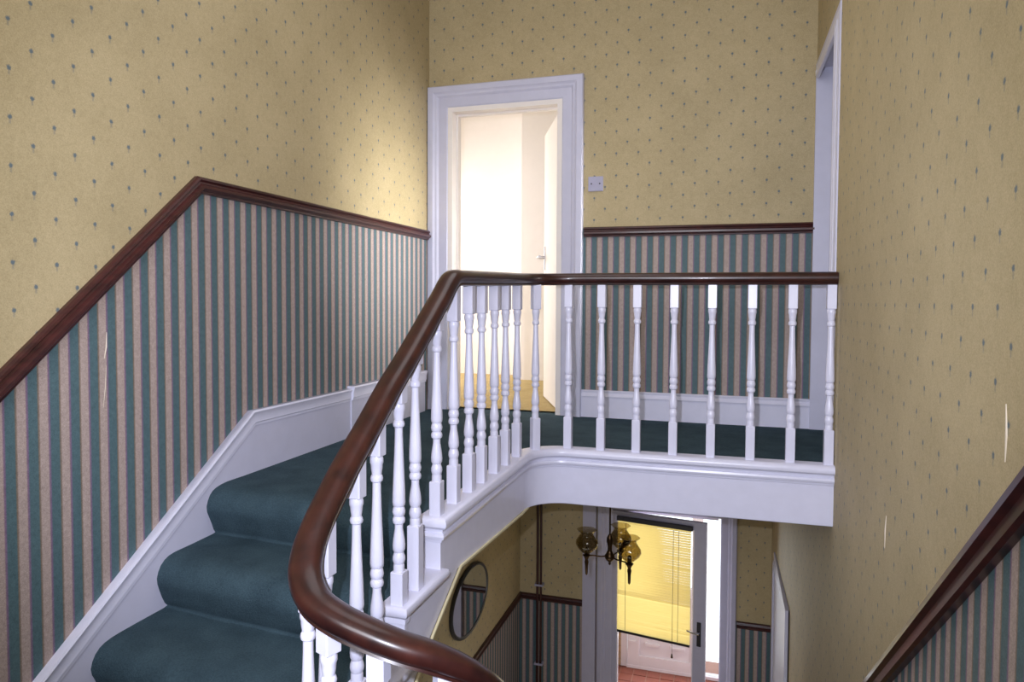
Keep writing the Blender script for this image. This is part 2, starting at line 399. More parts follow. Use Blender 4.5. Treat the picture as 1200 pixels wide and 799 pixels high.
# hall ceiling
o = box('ceiling_hall', (XL-2, YB+1.9, ZS), (XR+2, YF+2, ZS+1), CEIL); tag(o, 'hall ceiling under the upstairs rooms', 'ceiling', kind='structure')
o = box('floor_hall', (XL-2, YN-2, ZH-1.5), (XR+2, YF+.2, ZH), TAN); tag(o, 'ground floor of the lower hall', 'floor', kind='structure')

# ---- dado rails
dprof = [(0, .5), (.2, .5), (.3, .42), (.34, .3), (.24, .2), (.28, .08), (.42, -.02), (.42, -.2), (.3, -.3), (.22, -.36), (.2, -.48), (0, -.5)]
def dado(name, path, N, label, scale=0.92):
    bm = bmesh.new(); sweep(bm, path, [(a*1.15, b*scale) for a, b in dprof], N)
    o = bm_obj(name, bm, DADOW, autosmooth=25); tag(o, label, 'dado rail', kind='structure'); return o
o = dado('trim_2', [(XL, YN, -9.6), (XL, 14.1, -9.6), (XL, 32.35, 6.38), (XL, YB, 6.4)], (1, 0, 0), 'dark dado rail climbing the left wall then levelling out')
o = dado('trim_3', [(-12.75, YB, 6.38), (XR, YB, 6.3)], (0, -1, 0), 'dark dado rail on landing end wall right of the doorway')
o = dado('trim_4', [(XR, YN, zt_-.5), (XR, yt_-.2, zt_-.5), (XR, yb_, zb_-.6)], (-1, 0, 0), 'dark dado rail sloping down the right wall, lower right', 1.05)
o = dado('trim_5', [(XL, 30, -43.1), (XL, YF, -43.1)], (1, 0, 0), 'dark dado rail on the hall left wall under the mirror')
o = dado('trim_6', [(XL, YF, -43.1), (-18.8, YF, -43.1)], (0, -1, 0), 'dark dado rail on the hall end wall left of the door')
o = dado('trim_7', [(1.9, YF, -43.2), (6.2, YF, -43.2)], (0, -1, 0), 'short dark dado rail on the hall end wall right of the door')

# ---- skirtings
sk_top = [(14, -21.9), (22.15, -16.55), (36.5, -6.9), (48.4, -6.95)]
pts = [(y, z) for y, z in sk_top] + [(48.4, -11.3), (34.6, -11.3), (34.6, -14.6), (14, -29)]
o = prism('baseboard_left', [(pts, 0)], 0, XL+.3, XL-.02, [WHITE2]); tag(o, 'white wall string and skirting climbing beside the stair carpet', 'skirting', kind='structure')
BL = o
cap = [(0, 0), (.45, 0), (.5, -.1), (.46, -.2), (.4, -.45), (.42, -.75), (.36, -.8), (.36, -.95), (0, -.95)]
moulding('cap_moulding', [(XL, y, z) for y, z in sk_top], cap, (1, 0, 0), WHITE, BL, flip=1)
o = prism('baseboard_landing_left', [([(48.4, -6.75), (62.3, -6.8), (62.3, -11.3), (48.4, -11.3)], 0)], 0, XL+.42, XL, [WHITE2])
tag(o, 'white landing skirting between stair string and doorway', 'skirting', kind='structure')
moulding('cap_moulding', [(XL+.1, 48.4, -6.75), (XL+.1, 62.3, -6.8)], [(a*1.2, b*1.15) for a, b in cap], (1, 0, 0), WHITE, o)
o = box('baseboard_back', (-12.9, YB-.32, -11), (XR, YB, -8.9), WHITE); tag(o, 'white skirting board below the striped end wall', 'skirting', kind='structure')
moulding('cap_moulding', [(-12.9, YB-.02, -8.25), (XR, YB-.02, -8.25)], [(0, 0), (.22, 0), (.3, -.08), (.26, -.25), (.34, -.4), (.4, -.55), (.36, -.68), (0, -.68)], (0, -1, 0), WHITE, o)

# ================================================================= BEDROOM DOORWAY
arch = [(0, 0), (.18, 0), (.28, .12), (.3, .5), (.3, .95), (.4, 1.05), (.46, 1.15), (.46, 1.25), (.52, 1.4), (.62, 1.5), (.62, 2.0), (.5, 2.1), (0, 2.1)]
def architrave(name, path, N, mat, parent, flip, wid=2.1):
    bm = bmesh.new(); k = wid/2.1; sweep(bm, path, [(a, b*k) for a, b in arch], N, flip=-flip); return bm_obj(name, bm, mat, parent, autosmooth=25)
d1 = empty('door_1', ((DX0+DX1)/2, YB, ZL)); tag(d1, 'white moulded doorway to the bright bedroom, its door swung inwards', 'doorway', kind='structure')
architrave('architrave', [(DX0, YB, ZL), (DX0, YB, DZ), (DX1, YB, DZ), (DX1, YB, ZL)], (0, -1, 0), WHITE2, d1, -1, 2.05)
bm = bmesh.new()
addbox(bm, (DX0-.02, YB-.2, ZL), (DX0+.45, YB+2.1, DZ)); addbox(bm, (DX1-.45, YB-.2, ZL), (DX1+.02, YB+2.1, DZ)); addbox(bm, (DX0+.45, YB-.2, DZ-.45), (DX1-.45, YB+2.1, DZ))
addbox(bm, (DX0+.45, YB+.9, ZL), (DX0+.63, YB+1.4, DZ-.45)); addbox(bm, (DX1-.63, YB+.9, ZL), (DX1-.45, YB+1.4, DZ-.45)); addbox(bm, (DX0+.63, YB+.9, DZ-.63), (DX1-.63, YB+1.4, DZ-.45))
bm_obj('jamb', bm, ROOMW, d1)
# leaf swung into the room
hx, hy = DX1-.5, YB+2.2; ex, ey = -18.9, 74.9
dv = Vector((ex-hx, ey-hy, 0)).normalized(); nv = Vector((-dv.y, dv.x, 0)); Ld = 10.2
def leafbox(bm, s0, s1, n0, n1, z0, z1):
    c = []
    for s in (s0, s1):
        for n in (n0, n1):
            for z in (z0, z1): c.append(bm.verts.new(W(Vector((hx, hy, 0))+dv*s+nv*n+Vector((0, 0, z)))))
    for f in [(0, 1, 3, 2), (4, 6, 7, 5), (0, 4, 5, 1), (2, 3, 7, 6), (0, 2, 6, 4), (1, 5, 7, 3)]: bm.faces.new([c[i] for i in f])
bm = bmesh.new(); leafbox(bm, 0, Ld, -.3, .3, ZL+.15, DZ-.5); leaf = bm_obj('door_leaf', bm, ROOMW, d1)
bm = bmesh.new()
leafbox(bm, Ld-1.1, Ld-.6, .3, .42, 3.4, 6.0)
p0 = Vector((hx, hy, 4.8))+dv*(Ld-.85)
tube(bm, [p0+nv*.3, p0+nv*1.1], .17); tube(bm, [p0+nv*1.1-dv*1.3, p0+nv*1.1+dv*.1], [.15, .18])
bm_obj('door_handle', bm, CHROME, leaf, autosmooth=40)

# bedroom shell
RY = 93.5
o = box('wall_bedroom_far', (-26.9, RY-1.9, ZL), (XR+2, RY+5, ZC-2), ROOMW); tag(o, 'white bedroom chimney breast seen through the doorway', 'wall', kind='structure')
o = prism('wall_bedroom_end', [([(-56, ZC-2), (-56, 20.5), (-26.9, 20.5), (-26.9, ZC-2)], 0), ([(-56, 1.5), (-56, ZL), (-26.9, ZL), (-26.9, 1.5)], 0),
    ([(-38.3, 20.5), (-38.3, 1.5), (-26.9, 1.5), (-26.9, 20.5)], 0), ([(-56, 20.5), (-56, 1.5), (-52, 1.5), (-52, 20.5)], 0)], 1, RY+3.5, RY+5, [ROOMW])
tag(o, 'white bedroom alcove wall left of the chimney breast', 'wall', kind='structure')
o = prism('wall_bedroom_left', [([(YB+1.9, ZC-2), (YB+1.9, ZL), (RY+5, ZL), (RY+5, ZC-2)], 0)], 0, -56, -57.5, [ROOMW]); tag(o, 'white bedroom side wall out of view', 'wall', kind='structure')
o = box('wall_bedroom_near', (-57.5, YB, ZS), (XL-2, YB+1.9, ZC-2), ROOMW); tag(o, 'white bedroom wall beside the doorway', 'wall', kind='structure')
o = box('wall_bedroom_right', (2, YB+1.9, ZL), (3.5, RY-1.9, ZC-2), ROOMW); tag(o, 'white bedroom right hand wall behind the end wall', 'wall', kind='structure')
o = box('ceiling_bedroom', (-57.5, YB+1.9, ZC-2), (XR+2, RY+5, ZC-1), CEIL); tag(o, 'white bedroom ceiling', 'ceiling', kind='structure')
o = box('floor_bedroom', (-57.5, YB+.9, ZS+1.02), (XR+2, RY+5, ZL), TAN); tag(o, 'tan carpeted bedroom floor beyond the doorway', 'floor', kind='structure')
wn = empty('window_1', (-45.15, RY+3.5, 1.5)); tag(wn, 'bright bedroom window glimpsed at the left door jamb', 'window', kind='structure')
bm = bmesh.new()
y0, y1 = RY+3.7, RY+4.3
addbox(bm, (-52, y0, 1.5), (-51.2, y1, 20.5)); addbox(bm, (-39.1, y0, 1.5), (-38.3, y1, 20.5)); addbox(bm, (-51.2, y0, 1.5), (-39.1, y1, 2.3)); addbox(bm, (-51.2, y0, 19.7), (-39.1, y1, 20.5)); addbox(bm, (-51.2, y0, 13), (-39.1, y1, 14))
bm_obj('window_frame', bm, ROOMW, wn); box('pane', (-51.2, y0+.2, 2.3), (-39.1, y0+.3, 13), GLASS, wn); box('pane', (-51.2, y0+.2, 14), (-39.1, y0+.3, 19.7), GLASS, wn)
bm = bmesh.new(); tube(bm, [(-27.5, RY-1.2, ZL), (-27.5, RY-1.2, ZL+2.3)], .14, 10)
o = bm_obj('radiator_pipe', bm, PIPE); tag(o, 'short brown copper pipe standing at the foot of the bedroom wall', 'pipe')

# ================================================================= RIGHT DOORWAY (side room off the landing)
d2 = empty('door_2', (XR, 57.5, ZL)); tag(d2, 'tall white door frame in the right wall seen edge-on at landing end', 'doorway', kind='structure')
bm = bmesh.new(); sweep(bm, [(XR, 51.3, ZL), (XR, 51.3, 19.6), (XR, 63.85, 19.6), (XR, 63.85, 19.0)], [(a*.42, b*.6) for a, b in arch], (-1, 0, 0), flip=1)
bm_obj('architrave', bm, WHITE, d2, autosmooth=25)
bm = bmesh.new(); addbox(bm, (XR-.1, 51.0, ZL), (XR+2.1, 51.35, 19.9)); addbox(bm, (XR-.1, 63.75, ZL), (XR+2.1, 64.1, 19.9)); addbox(bm, (XR-.1, 51.35, 19.5), (XR+2.1, 63.75, 19.9))
bm_obj('jamb', bm, WHITE2, d2)
o = box('wall_side_room', (14, 48, ZS), (15, 68, ZC-2), ROOMW); tag(o, 'plain wall inside the side room off the landing', 'wall', kind='structure')
bm = bmesh.new(); addbox(bm, (XR+2, 47, ZS), (14, 48, ZC-2)); addbox(bm, (XR+2, 67, ZS), (14, 68, ZC-2)); addbox(bm, (XR+2, 48, ZL-.6), (14, 67, ZL)); addbox(bm, (XR+2, 47, ZC-2), (15, 68, ZC-1))
o = bm_obj('floor_side_room', bm, TEAL); tag(o, 'shell of the small side room off the landing', 'floor', kind='structure')

# ================================================================= HALL DOOR
d3 = empty('door_3', (-7.5, YF, ZH)); tag(d3, 'glazed hall door at the far end, a yellow blind over its glass', 'door', kind='structure')
bm = bmesh.new(); sweep(bm, [(HX0+.2, YF, ZH), (HX0+.2, YF, HZ-.2), (HX1-.2, YF, HZ-.2), (HX1-.2, YF, ZH)], [(a*1.2, b*1.0) for a, b in arch], (0, -1, 0), flip=1)
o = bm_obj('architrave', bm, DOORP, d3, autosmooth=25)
bm = bmesh.new(); addbox(bm, (-18.95, YF-.9, ZH), (-17.1, YF, ZS))
addbox(bm, (-17.1, YF-.5, HZ+2.1), (1.9, YF, ZS))
bm_obj('frame_post', bm, DOORP, d3, autosmooth=25)
bm = bmesh.new(); addbox(bm, (HX0, YF+.0, ZH), (HX0+.5, YF+1.9, HZ)); addbox(bm, (HX1-.1, YF+.5, ZH), (HX1+.3, YF+1.9, HZ)); addbox(bm, (HX0+.5, YF, HZ-.5), (HX1-.5, YF+1.9, HZ))
bm_obj('jamb', bm, UPVC, d3)
# the leaf, ajar into the hall, hinged on the left
th = math.radians(-9.5); hx3, hy3 = HX0+.1, YF-.3; Ll = 13.0
e1 = Vector((math.cos(th), math.sin(th), 0)); e2 = Vector((-math.sin(th), math.cos(th), 0))
def LP(s, n, z): return Vector((hx3, hy3, 0))+e1*s+e2*n+Vector((0, 0, z))
def lbox(bm, s0, s1, n0, n1, z0, z1, bevel=0):
    c = [bm.verts.new(W(LP(s, n, z))) for s in (s0, s1) for n in (n0, n1) for z in (z0, z1)]
    fs = [bm.faces.new([c[i] for i in f]) for f in [(0, 1, 3, 2), (4, 6, 7, 5), (0, 4, 5, 1), (2, 3, 7, 6), (0, 2, 6, 4), (1, 5, 7, 3)]]
    if bevel: bmesh.ops.bevel(bm, geom=list({e for f in fs for e in f.edges}), offset=bevel*U, segments=1, affect='EDGES')
bm = bmesh.new(); zt3 = HZ-.35
lbox(bm, 0, .75, 0, .6, ZH+.1, zt3); lbox(bm, Ll-1.6, Ll, 0, .6, ZH+.1, zt3); lbox(bm, .75, Ll-1.6, 0, .6, zt3-1.1, zt3); lbox(bm, .75, Ll-1.6, 0, .6, ZH+.1, ZH+3)
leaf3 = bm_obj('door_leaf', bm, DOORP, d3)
bm = bmesh.new()
for a in ((.75, .92, 0), (Ll-1.77, Ll-1.6, 0)): lbox(bm, a[0], a[1], .1, .5, ZH+3, zt3-1.1)
lbox(bm, .92, Ll-1.77, .1, .5, zt3-1.27, zt3-1.1); bm_obj('glazing_bead', bm, UPVC, leaf3)
bm = bmesh.new(); lbox(bm, .92, Ll-1.77, .28, .34, ZH+3, zt3-1.27); bm_obj('pane', bm, GLASS, leaf3)
bm = bmesh.new(); lbox(bm, Ll-1.1, Ll-.55, -.12, 0, -45.9, -42.6, .05)
hd = bm_obj('handle_plate', bm, BLACK, leaf3)
bm = bmesh.new(); q = LP(Ll-.82, 0, -43.9); tube(bm, [LP(Ll-.82, -.1, -43.9), LP(Ll-.82, -.75, -43.9)], .15, 8)
tube(bm, [LP(Ll-.7, -.75, -43.9), LP(Ll-1.6, -.78, -43.85), LP(Ll-2.3, -.7, -43.75)], [.17, .14, .1], 8)
tube(bm, [LP(Ll-.82, .6, -43.9), LP(Ll-.82, 1.2, -43.9), LP(Ll-1.8, 1.25, -43.9)], .13, 8)
bm_obj('door_handle', bm, CHROME, leaf3, autosmooth=40)
# blind: its own thing, hung on the leaf
bl = empty('venetian_blind', tuple(LP(6.1, -.3, -46.3))); tag(bl, 'yellow venetian blind lowered over the glass of the hall door', 'blind')
s0, s1 = .95, Ll-1.95
bm = bmesh.new(); lbox(bm, s0-.15, s1+.2, -.55, -.05, zt3-1.15, zt3-.55, .04); bm_obj('head_rail', bm, BLACK, bl)
bm = bmesh.new(); lbox(bm, s0, s1, -.42, -.12, -46.15, -45.8, .04); bm_obj('bottom_rail', bm, BLACK, bl)
random.seed(4)
nz = 46; zt_b = zt3-1.35; zb_b = -45.65
def slat_mesh(tilt, tilt2, jit):
    bm = bmesh.new(); hw = .215; rows = []
    for k in range(4):
        u = -1+2*k/3; row = []
        for q_ in range(7):
            s = (s1-s0)*q_/6; tl = tilt+(tilt2-tilt)*min(1, max(0, (q_-1.5)/2.5))
            row.append(bm.verts.new((e1*s+e2*(math.cos(tl)*hw*u)+Vector((0, 0, math.sin(tl)*hw*u+.03*(1-u*u)+jit*(s/10))))*U))
        rows.append(row)
    for a, b in zip(rows, rows[1:]):
        for i in range(6): bm.faces.new([a[i], a[i+1], b[i+1], b[i]])
    me = D.meshes.new('slat'); bm.to_mesh(me); bm.free(); me.materials.append(SLAT); return me
smeshes = [slat_mesh(math.radians(a), math.radians(b), j) for a, b, j in ((58, 56, 0), (62, 60, .02), (54, 50, -.02), (50, 22, 0), (55, 26, .01), (28, 20, 0))]
for k in range(nz):
    z = zt_b + (zb_b-zt_b)*k/(nz-1)
    me = smeshes[random.choice([0, 1, 2])]
    if k in (0, 29, 30): me = smeshes[5]
    elif k < 29: me = smeshes[random.choice([3, 3, 4])]
    so = D.objects.new('slat', me); COL.objects.link(so); so.parent = bl
    so.matrix_parent_inverse = Matrix.Translation(bl.location).inverted(); so.location = W(LP(s0, -.27, z))
for s in (s0+1.2, s1-1.6):
    bm = bmesh.new(); tube(bm, [LP(s, -.5, zt_b), LP(s, -.5, zb_b)], .03, 5); bm_obj('ladder_cord', bm, PIPE, bl)
bm = bmesh.new(); tube(bm, [LP(s1-2.3, -.55, zt_b), LP(s1-2.3, -.6, zb_b-1.8)], .03, 5); lathe(bm, tuple(LP(s1-2.3, -.6, zb_b-1.8)), [(0.01, .1), (.1, 0), (.16, -.5), (.01, -.55)], 8)
bm_obj('pull_cord', bm, BRASS, bl)

# door in the hall right wall
d4 = empty('door_4', (6.4, 85, ZH)); tag(d4, 'white door with pale frame in the right wall of the lower hall', 'door', kind='structure')
def xr(y): return XR + (6.15-XR)*(y-50.2)/(YF+.6-50.2)
bm = bmesh.new(); ya, yc, zt4 = 74.7, 92.0, -31.2
sweep(bm, [(xr(ya), ya, ZH), (xr(ya), ya, zt4), (xr(yc), yc, zt4), (xr(yc), yc, ZH)], [(a*.6, b*.7) for a, b in arch], (-1, 0, 0), flip=1)
bm_obj('architrave', bm, WHITE2, d4, autosmooth=25)
box('door_leaf', (6.1, ya, ZH+.1), (7.0, yc, zt4), WHITE2, d4)
o = d4

# ================================================================= PORCH
PY = 114.0
bm = bmesh.new(); addbox(bm, (-20, YF+1.8, ZH-1), (6, PY+6, ZH-.12)); o = bm_obj('floor_porch', bm, GROUT); tag(o, 'red quarry tiled porch floor beyond the glazed door', 'floor', kind='structure')
pf = o; bm = bmesh.new(); t = 2.15
addbox(bm, (0, 0, -Z0), (t-.14, t-.14, .12-Z0), bevel=.04); me = D.meshes.new('tile'); bm.to_mesh(me); bm.free(); me.materials.append(TILE)
for i in range(12):
    for j in range(8):
        q = D.objects.new('tile', me); COL.objects.link(q); q.parent = pf; q.location = Vector(((-20+t*i)*U, (YF+1.9+t*j)*U, (ZH+Z0-.12)*U)) + Vector((0, 0, random.uniform(-.02, .02)*U))
o = box('wall_porch_left', (-20, YF+1.8, ZH), (-17.3, PY+1, -24), MORTAR); tag(o, 'pale brick side wall of the porch left of the white door', 'wall', kind='structure')
pw = o
bm = bmesh.new(); addbox(bm, (-.1, 0, -Z0), (.12, 3.1, .95-Z0), bevel=.04); me = D.meshes.new('brick'); bm.to_mesh(me); bm.free(); me.materials.append(BRICK)
bm = bmesh.new(); addbox(bm, (0, -.1, -Z0), (2.1, .12, .95-Z0), bevel=.04); me2 = D.meshes.new('brick'); bm.to_mesh(me2); bm.free(); me2.materials.append(BRICK)
for r in range(16):
    for k in range(4):
        q = D.objects.new('brick', me); COL.objects.link(q); q.parent = pw; q.location = Vector((-17.3*U, (YF+2.4+3.25*k+(1.6 if r % 2 else 0))*U, (1.1*r+.1)*U))
o = box('wall_porch_end', (-20, PY, ZH), (-15.9, PY+1.5, -24), MORTAR); tag(o, 'narrow pale brick pier beside the white entrance door', 'wall', kind='structure')
for r in range(16):
    q = D.objects.new('brick', me2); COL.objects.link(q); q.parent = o; q.location = Vector((-18.0*U, (PY-.0)*U, (1.1*r+.1)*U))
o = box('wall_porch_right', (.75, YF+1.8, ZH), (3, PY+1, -24), ROOMW); tag(o, 'white side wall of the porch right of the door', 'wall', kind='structure')
o = box('ceiling_porch', (-20, YF+1.8, -24), (3, PY+1.5, -23), CEIL); tag(o, 'white porch ceiling', 'ceiling', kind='structure')
# white entrance door: frame, lower moulded panel, glazed top
d5 = empty('door_5', (-8.5, PY, ZH)); tag(d5, 'white plastic entrance door with moulded lower panel out in the porch', 'door', kind='structure')
bm = bmesh.new(); addbox(bm, (-15.9, PY, ZH), (-14.9, PY+1, -26), bevel=.05); addbox(bm, (.5, PY, ZH), (1.5, PY+1, -26), bevel=.05); addbox(bm, (-14.9, PY, -27), (.5, PY+1, -26), bevel=.05); addbox(bm, (-14.9, PY-.3, ZH), (.5, PY+1, ZH+.5), bevel=.05)
bm_obj('door_frame', bm, UPVC, d5)
bm = bmesh.new(); x0, x1 = -14.8, -3.0
addbox(bm, (x0, PY-.25, ZH+.5), (x0+1.9, PY+.5, -27.2), bevel=.06); addbox(bm, (x1-1.7, PY-.25, ZH+.5), (x1, PY+.5, -27.2), bevel=.06)
addbox(bm, (x0+1.9, PY-.25, ZH+.5), (x1-1.7, PY+.5, ZH+2.2), bevel=.06); addbox(bm, (x0+1.9, PY-.25, -47.5), (x1-1.7, PY+.5, -46), bevel=.06); addbox(bm, (x0+1.9, PY-.25, -28.5), (x1-1.7, PY+.5, -27.2), bevel=.06)
lf = bm_obj('door_leaf', bm, UPVC, d5)
bm = bmesh.new(); addbox(bm, (x0+1.9, PY+.05, ZH+2.2), (x1-1.7, PY+.35, -47.5)); pn = bm_obj('lower_panel', bm, UPVC, lf)
for a, b in ((x0+2.9, x0+5.2), (x0+6.9, x0+9.2)):
    box('raised_moulding', (a, PY-.4, ZH+4.0), (b, PY+.05, ZH+4.5), UPVC, lf, .12); box('raised_moulding', (a, PY-.18, ZH+5.2), (b, PY+.05, -48.3), UPVC, lf, .1)
box('pane', (x0+1.9, PY+.15, -46), (x1-1.7, PY+.25, -28.5), GLASS, lf); box('side_pane', (x1, PY+.15, ZH+.5), (.5, PY+.25, -27), GLASS, d5)
bm = bmesh.new(); addbox(bm, (x0+.2, PY-.7, -55.9), (x0+1.5, PY-.25, -55.5), bevel=.1); bm_obj('hinge', bm, UPVC, lf)

# ================================================================= UPPER STAIRS
st = empty('upper_staircase', ((XL+XW)/2, NOSE[-1], -24.5)); tag(st, 'teal carpeted staircase with white string rising along the left wall', 'staircase')
# carpet: profile per step, skewed from wall side to well side
def step_profile(noses):
    pts = [(noses[0]+3.0, ZL+.03)]
    for k, yn in enumerate(noses):
        zt = ZL+.03-RISE*k
        pts += [(yn+1.7, zt+.0), (yn+1.2, zt-.03), (yn+.8, zt-.1), (yn+.5, zt-.22), (yn+.26, zt-.42), (yn+.09, zt-.7), (yn, zt-1.0), (yn+.04, zt-1.3), (yn+.18, zt-1.65), (yn+.34, zt-2.1), (yn+.5, zt-2.5), (yn+.66, zt-RISE+.05)]
        nxt = noses[k+1] if k+1 < len(noses) else yn-8
        pts += [(yn+.45, zt-RISE+.01), ((yn+nxt)/2+.6, zt-RISE)]
    pts.append((noses[-1]-6, ZL+.03-RISE*len(noses))); return pts
pl, pr = step_profile(NOSEL), step_profile(NOSE)
bm = bmesh.new(); NX = 26; grid = []
for i in range(NX+1):
    f = i/NX; x = XL+.28+(XW-.75-XL-.28)*f; row = []
    for (a, b), (c, d) in zip(pl, pr):
        y = a+(c-a)*f; z = b+(d-b)*f
        n = noise.noise(Vector((x*.35, y*.8, z*.8)))*.09
        row.append(bm.verts.new(W((x, y+n, z+n*.6))))
    grid.append(row)
for i in range(NX):
    for j in range(len(pl)-1): bm.faces.new([grid[i][j], grid[i+1][j], grid[i+1][j+1], grid[i][j+1]])
bm_obj('stair_carpet', bm, TEAL, st, smooth=True)
# solid body below the carpet, soffit closed with plaster
def body_poly(noses, dz):
    pts = []
    for k, yn in enumerate(noses):
        zt = ZL-RISE*k-dz; pts += [(yn+.75, zt), (yn+.75, zt-RISE)]
    return pts
pp = [(34.7, ZL-.5)] + body_poly(NOSE, .15) + [(NOSE[-1]-.3, -24.8), (NOSE[-1]-.3, -26.8), (30.9, -16.4), (34.7, -14.3)]
prism('string_board', [(pp, 0)], 0, XW+.2, XW-.6, [WHITE], st)
pp2 = [(36, ZL-.8)] + [(a+1.9, b-.35) for a, b in body_poly(NOSEL, .15)] + [(NOSE[-1]+.3, -26.8), (30.9, -16.2), (34.7, -14.2), (36, -14.2)]
prism('soffit', [(pp2, 0)], 0, XL+.3, XW-.6, [CREAM], st)
moulding('soffit_bead', [(XW+.25, 50, -14.9+.1), (XW+.25, 46.5, -14.85), (XW+.25, 34.7, -14.25), (XW+.25, 30.9, -16.35), (XW+.25, 19, -24.6)], [(0, 0), (.12, 0), (.12, -.12), (0, -.12)], (1, 0, 0), CREAM, st, flip=-1)
# white tread ends with returned nosing and bracket
for k in range(1, 5):
    yn = NOSE[k]-.15; zt = ZL+.02-RISE*k; y1 = (NOSE[k-1]+.6) if k else NOSE[0]+1.6
    bm = bmesh.new()
    sec = [(0, 0), (.06, -.05), (.1, -.2), (.06, -.38), (-.06, -.5), (-.2, -.55), (-.2, -.62)]
    # half-round nosed slab: outline in plan, profile sweep around well side and front
    path = [(XW+.55, y1, zt), (XW+.55, yn+.1, zt), (XW-.75, yn+.1, zt)]
    sweep(bm, path, [(0, -.3)] + [(b, a) for a, b in sec] + [(-.62, -.3)], (0, 0, 1), flip=1)
    addbox(bm, (XW-.75, yn+.4, zt-.6), (XW+.25, y1, zt))
    bm_obj('tread_end', bm, WHITE, st, autosmooth=40)
    bm = bmesh.new(); addbox(bm, (XW-.65, yn+.45, zt-RISE+.02), (XW+.32, yn+.75, zt-.6), bevel=.03)
    addbox(bm, (XW-.7, yn+.3, zt-.85), (XW+.42, yn+.8, zt-.6), bevel=.04)
    bm_obj('riser_end', bm, WHITE, st)
for p in ((-13.58, 33.6, -12.2), (-13.58, 31.0, -14.9), (-13.58, 32.4, -13.5)):
    pass

# half landing and lower flight
o = prism('floor_half_landing', [([(XL, YN), (XR, YN), (XR, 19.0), (XW+.6, 19.0), (XW+.6, 16.2), (XL, 17.2)], 0)], 2, -24.52, -25.8, [TEAL])
tag(o, 'teal carpeted half landing at the turn of the stairs', 'floor', kind='structure')
ls = empty('lower_staircase', (0, 40, ZH)); tag(ls, 'teal carpeted lower flight down to the hall along the right wall', 'staircase')
noses = [19.2+3.4*k for k in range(13)]
pts = [(17.2, -24.5)]
for k, yn in enumerate(noses):
    zt = -24.5-RISE*k; pts += [(yn-.4, zt), (yn-.1, zt-.2), (yn, zt-.6), (yn-.3, zt-RISE)]
pts += [(noses[-1]+.2, ZH), (noses[-1]-3, ZH), (19, -28.2), (17.2, -27)]
prism('stair_carpet', [(pts, 0)], 0, XR-.95, -7.0, [TEAL], ls)
pts2 = [(p[0]+.1, p[1]+.12) for p in pts[:-4]] + [(noses[-1]+.3, ZH), (noses[-1]-3.2, ZH), (18.9, -28.6), (17.1, -27.4)]
prism('string_board', [(pts2, 0)], 0, -7.0, -7.9, [WHITE], ls)

# ================================================================= BALUSTRADE
bal = empty('balustrade', (XW, 40, -24.5)); tag(bal, 'curving mahogany handrail on white turned balusters around the stairwell', 'balustrade')
rail_pts = [(XR-.02, 50.25, 1.62), (2, 50.15, 1.62), (-4, 50.05, 1.62), (-9.5, 50.0, 1.63), (-11.3, 49.85, 1.62), (-12.7, 49.2, 1.6), (-13.5, 48.1, 1.57), (XW, 46.6, 1.53),
    (XW, 42, 1.42), (XW, 38, 1.32), (XW, 35.4, 1.26), (XW, 34.3, 1.2), (XW, 33.6, .88), (XW, 32.6, .12), (XW, 31.4, -.72), (XW, 29.0, -2.42), (XW, 26.9, -3.80), (XW, 25.04, -5.18), (XW, 23.57, -6.2), (XW, 22.4, -7.12),
    (XW-.02, 21.5, -7.95), (-13.72, 20.75, -8.65), (-13.35, 20.0, -9.22), (-12.6, 19.38, -9.68), (-11.6, 19.12, -10.02), (-10.5, 19.12, -10.35), (-9.5, 19.35, -10.72), (-8.6, 19.85, -11.15), (-7.9, 20.6, -11.8), (-7.55, 21.6, -12.75),
    (-7.5, 23.5, -14.4), (-7.5, 28, -18.1), (-7.5, 40, -27.9), (-7.5, 56, -41.0), (-7.5, 59.5, -43.6)]
dense = catmull(rail_pts, 6)
hw, hh = .56, .40
rp = []
for a in [x for x in range(-40, 221, 20)]:
    c, s = math.cos(math.radians(a)), math.sin(math.radians(a))
    rp.append((hw*math.copysign(abs(c)**.8, c), hh*math.copysign(abs(s)**.85, s)))
rp += [(-.42, -.30), (-.36, -.34), (-.40, -.42), (-.3, -.47), (.3, -.47), (.40, -.42), (.36, -.34), (.42, -.30)]
bm = bmesh.new(); rings = []
for i, p in enumerate(dense):
    t = (dense[min(i+1, len(dense)-1)]-dense[max(i-1, 0)]).normalized()
    lat = t.cross(Vector((0, 0, 1))).normalized(); up = lat.cross(t).normalized()
    rings.append([bm.verts.new(W(p+lat*a+up*b)) for a, b in rp])
for a, b in zip(rings, rings[1:]):
    for k in range(len(rp)): bm.faces.new([a[k], b[k], b[(k+1) % len(rp)], a[(k+1) % len(rp)]])
bm.faces.new(rings[0][::-1]); bm.faces.new(rings[-1])
hr = bm_obj('handrail', bm, RAILW, bal, autosmooth=40)
hr['label'] = 'dark varnished mahogany handrail'
def rail_z(x, y):
    best = min(dense, key=lambda p: (p.x-x)**2+(p.y-y)**2); return best.z
TP = [(0, .25), (.015, .28), (.035, .28), (.045, .25), (.07, .235), (.1, .20), (.108, .24), (.122, .265), (.136, .24), (.143, .175), (.2, .18), (.28, .2), (.36, .225), (.45, .255), (.53, .28), (.585, .29), (.605, .27), (.612, .225),
      (.622, .26), (.642, .29), (.662, .26), (.67, .22), (.682, .27), (.695, .285), (.71, .26), (.717, .185), (.745, .185), (.775, .22), (.81, .262), (.845, .285), (.87, .275), (.886, .215), (.895, .235), (.91, .275), (.93, .285), (.948, .25), (.955, .23), (.965, .25), (1.0, .25)]
